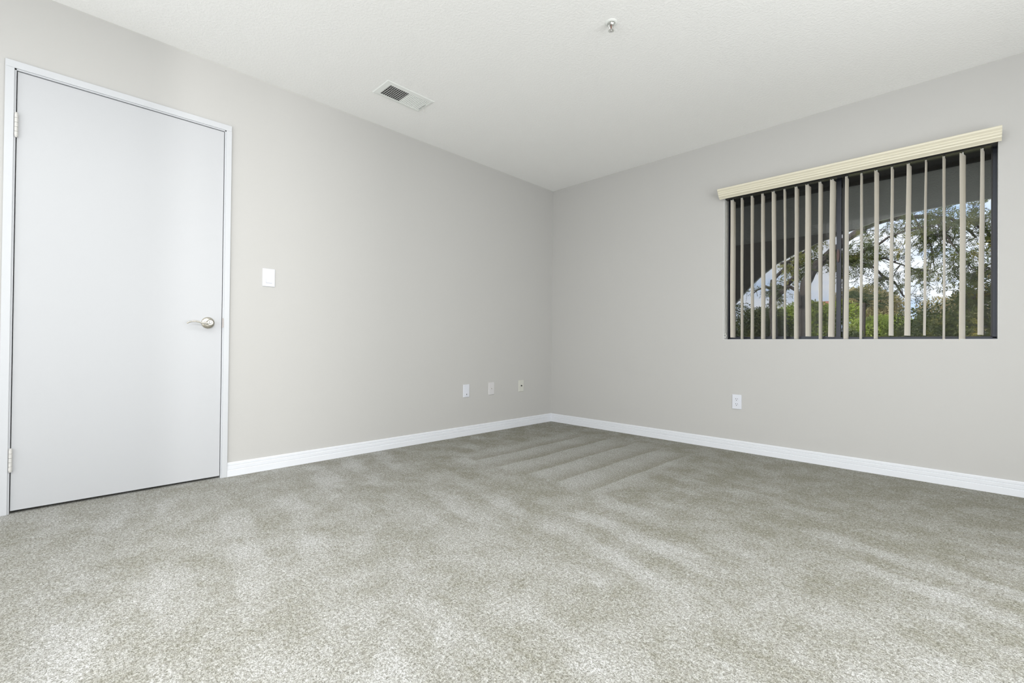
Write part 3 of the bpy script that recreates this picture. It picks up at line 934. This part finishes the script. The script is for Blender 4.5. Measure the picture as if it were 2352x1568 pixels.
tr1 = tag(empty('spreading_tree', (0.87, 6.5, -3)), 'large tree with a thick limb arching across the view and fine olive leaflets', 'tree')
branching_tree(tr1, [
    ('trunk', [(0.95, 6.5, -3.0), (0.90, 6.5, -1.0), (0.87, 6.50, 1.00), (0.84, 6.62, 1.64), (0.88, 6.74, 2.08), (0.95, 6.86, 2.34), (1.10, 6.98, 2.53), (1.27, 7.10, 2.72)], 0.15, 0.085, 0, 1),
    ('limb', [(1.27, 7.10, 2.72), (1.49, 7.22, 2.94), (1.71, 7.34, 3.15), (1.93, 7.46, 3.25), (2.15, 7.58, 3.30), (2.42, 7.70, 3.30), (2.72, 7.82, 3.27), (3.01, 7.94, 3.15), (3.24, 8.06, 2.84)], 0.070, 0.018, 15, 1.1),
    ('branch', [(1.24, 7.05, 2.62), (1.62, 6.62, 2.48), (1.82, 6.74, 2.58), (1.97, 6.86, 2.69), (2.11, 6.98, 2.83), (2.35, 7.10, 2.93), (2.7, 7.2, 2.98)], 0.034, 0.010, 9, 0.8),
    ('branch', [(1.27, 7.0, 2.58), (1.62, 6.62, 2.47), (1.95, 6.74, 2.44), (2.18, 6.86, 2.37), (2.41, 6.98, 2.22), (2.75, 7.1, 2.15)], 0.026, 0.008, 12, 0.75),
    ('branch', [(1.19, 6.95, 2.50), (1.62, 6.62, 2.39), (1.79, 6.74, 2.35), (1.94, 6.86, 2.25), (2.08, 6.98, 2.08), (2.26, 7.10, 1.91), (2.37, 7.22, 1.68)], 0.034, 0.012, 11, 0.7),
    ('branch', [(0.86, 6.50, 1.63), (0.78, 6.45, 1.89), (0.68, 6.40, 2.02), (0.51, 6.35, 1.94), (0.2, 6.3, 2.05)], 0.045, 0.014, 6, 0.6),
    ('branch', [(2.72, 7.82, 3.27), (2.80, 7.2, 2.90), (2.97, 6.9, 2.52), (3.13, 6.8, 2.23), (3.32, 6.8, 1.94)], 0.020, 0.008, 20, 0.9),
    ('branch', [(2.42, 7.70, 3.30), (2.52, 7.4, 3.0), (2.66, 7.3, 2.6), (2.74, 7.3, 2.2)], 0.016, 0.006, 17, 0.8),
], M['leaf_near'], 0.80, 0.036)

tr2 = tag(empty('forked_tree', (0.30, 6.9, -3)), 'slim dark trunk with a hooked branch and yellow-green leaves at the left pane', 'tree')
branching_tree(tr2, [
    ('trunk', [(0.34, 6.9, -3.0), (0.30, 6.9, 0.0), (0.27, 6.9, 1.0), (0.24, 6.9, 1.70), (0.27, 6.9, 2.24)], 0.10, 0.060, 0, 1),
    ('branch', [(0.25, 6.9, 1.78), (0.50, 6.9, 2.08), (0.67, 6.9, 2.25), (0.71, 6.9, 2.42), (0.60, 6.9, 2.57), (0.40, 6.9, 2.54)], 0.058, 0.030, 6, 0.6),
    ('branch', [(0.27, 6.9, 2.24), (0.45, 7.2, 2.6), (0.75, 7.4, 2.85), (1.05, 7.5, 3.05)], 0.034, 0.012, 13, 0.8),
    ('branch', [(0.71, 6.9, 2.42), (0.95, 7.2, 2.62), (1.15, 7.3, 2.5), (1.35, 7.3, 2.25)], 0.024, 0.008, 13, 0.8),
    ('branch', [(0.27, 6.9, 2.0), (0.05, 6.9, 2.1), (-0.2, 6.9, 1.9)], 0.028, 0.010, 9, 0.7),
], M['leaf_side'], 0.65)

tr3 = tag(empty('golden_tree', (3.7, 7.2, -3)), 'golden-green tree at the right edge of the window', 'tree')
branching_tree(tr3, [
    ('trunk', [(4.2, 7.4, -3.0), (4.1, 7.3, -1.0), (3.95, 7.2, 0.8), (3.80, 7.0, 1.6), (3.62, 7.0, 2.07)], 0.12, 0.05, 0, 1),
    ('branch', [(3.62, 7.0, 2.07), (3.48, 7.1, 2.53), (3.30, 7.2, 2.86), (3.12, 7.3, 3.06)], 0.035, 0.01, 15, 0.9),
    ('branch', [(3.80, 7.0, 1.6), (3.60, 6.9, 1.7), (3.40, 6.9, 1.75), (3.15, 6.9, 1.6)], 0.030, 0.01, 22, 0.8),
    ('branch', [(3.70, 7.0, 1.9), (3.75, 7.0, 2.3), (3.70, 7.0, 2.7)], 0.030, 0.01, 12, 0.8),
    ('branch', [(3.95, 7.2, 0.8), (3.6, 7.1, 1.1), (3.2, 7.0, 1.2)], 0.030, 0.01, 20, 0.8),
], M['leaf_gold'], 0.65)

def bush(name, label, cat, group, c, rad, mtl, n, ls, trunk=True):
    root = tag(empty(name, (c[0], c[1], -3.0)), label, cat, group)
    c = np.array(c)
    rad = np.array(rad)
    # lobes
    nl = 16
    lob = rng.normal(size=(nl, 3))
    lob /= np.linalg.norm(lob, axis=1, keepdims=True)
    lc = c + lob * rad * rng.uniform(0.35, 0.75, (nl, 1))
    lr = rad * rng.uniform(0.30, 0.48, (nl, 1))
    k = rng.integers(0, nl, n)
    d = rng.normal(size=(n, 3))
    d /= np.linalg.norm(d, axis=1, keepdims=True)
    P = lc[k] + d * lr[k] * rng.uniform(0.65, 1.08, (n, 1))
    leaves_obj('foliage', P, d * 0.6 + rng.normal(size=(n, 3)) * 0.7, ls, ls * 0.5, mtl, root)
    if trunk:
        pts = [(c[0], c[1], -3.0), (c[0] + 0.1, c[1], (c[2] - 3) / 2), (c[0], c[1], c[2])]
        MB().tube(pts, [0.05 * rad[0] + 0.06, 0.04 * rad[0] + 0.04, 0.05], 10).build('trunk', M['bark'], root, True)
        mb = MB()
        for q in range(0, nl, 2):
            mb.tube([(c[0], c[1], c[2] - rad[2] * 0.4), tuple((c + lc[q]) / 2), tuple(lc[q])], [0.05, 0.035, 0.015], 5)
        mb.build('branches', M['bark'], root, kind='stuff')
    return root

bush('evergreen_tree', 'dense dark tree filling the lower right of the window view', 'tree', None, (3.0, 13.5, 0.9), (1.25, 1.2, 2.0), M['leaf_dark'], 26000, 0.075)
bush('evergreen_tree', 'dark tree with rusty tips left of the densest tree', 'tree', None, (1.75, 16.8, 1.25), (1.05, 1.0, 1.25), M['leaf_dark'], 15000, 0.08)
bush('evergreen_tree', 'dark tree behind the right end of the view', 'tree', None, (4.9, 17.5, 1.5), (1.4, 1.2, 2.2), M['leaf_dark'], 15000, 0.085)
bush('rounded_bush', 'bright lime bush in the sun behind the window centre', 'bush', None, (0.6, 25, 1.6), (2.3, 1.6, 1.05), M['leaf_lime'], 20000, 0.13)
bush('rounded_bush', 'lime bush left of the mullion behind the forked tree', 'bush', None, (-3.6, 29.5, 2.5), (2.4, 1.5, 1.7), M['leaf_lime'], 18000, 0.14)
bush('rounded_bush', 'low green bush in front of the white building', 'bush', None, (-0.6, 20, 0.7), (1.2, 0.9, 0.9), M['leaf_near'], 4000, 0.16)
bush('tan_tree', 'tan-leaved rounded tree on the skyline', 'tree', None, (-1.5, 34, 3.6), (2.1, 1.8, 1.6), M['leaf_tan'], 18000, 0.15)
bush('tan_tree', 'smaller tan-leaved tree right of the skyline tree', 'tree', None, (2.9, 36.5, 3.1), (2.3, 1.6, 1.4), M['leaf_tan'], 14000, 0.15)
bush('shade_tree', 'dark green tree low behind the left pane', 'tree', None, (-2.1, 15, 1.2), (1.25, 1.0, 1.15), M['leaf_dark'], 14000, 0.085)
bush('shade_tree', 'dark green tree behind the far left vanes', 'tree', None, (-5.0, 18, 1.3), (1.9, 1.2, 1.7), M['leaf_dark'], 14000, 0.09)

# fan palm
pm = tag(empty('fan_palm', (-0.25, 22.8, -3)), 'small fan palm in front of the tan tree', 'palm')
MB().tube([(-0.25, 22.8, -3), (-0.28, 22.8, 0), (-0.25, 22.8, 2.9)], [0.09, 0.075, 0.065], 10).build('trunk', M['bark'], pm, True)
for k in range(14):
    a = 2 * PI * k / 14 + rng.uniform(-0.1, 0.1)
    el = rng.uniform(-0.3, 0.9)
    d = np.array([math.cos(a) * math.cos(el), math.sin(a) * math.cos(el), math.sin(el)])
    s0 = np.array([-0.25, 22.8, 2.95])
    hubp = s0 + d * 0.45
    m = MB().tube([tuple(s0), tuple(hubp)], [0.02, 0.012], 5)
    sd = np.cross(d, [0, 0, 1.0])
    sd /= np.linalg.norm(sd)
    for j in range(11):
        b = (j - 5) / 5 * 1.25
        dd = d * math.cos(b) + sd * math.sin(b)
        t1 = hubp + dd * 0.30
        t2 = hubp + dd * 0.55 + np.array([0, 0, -0.12])
        w = np.cross(dd, sd if abs(b) < 0.8 else d) * 0.0 + np.array([0, 0, 0.018])
        m.add([tuple(hubp), tuple(t1 + w), tuple(t2), tuple(t1 - w)], [(0, 1, 2, 3)])
    m.build('frond', M['leaf_palm'], pm)
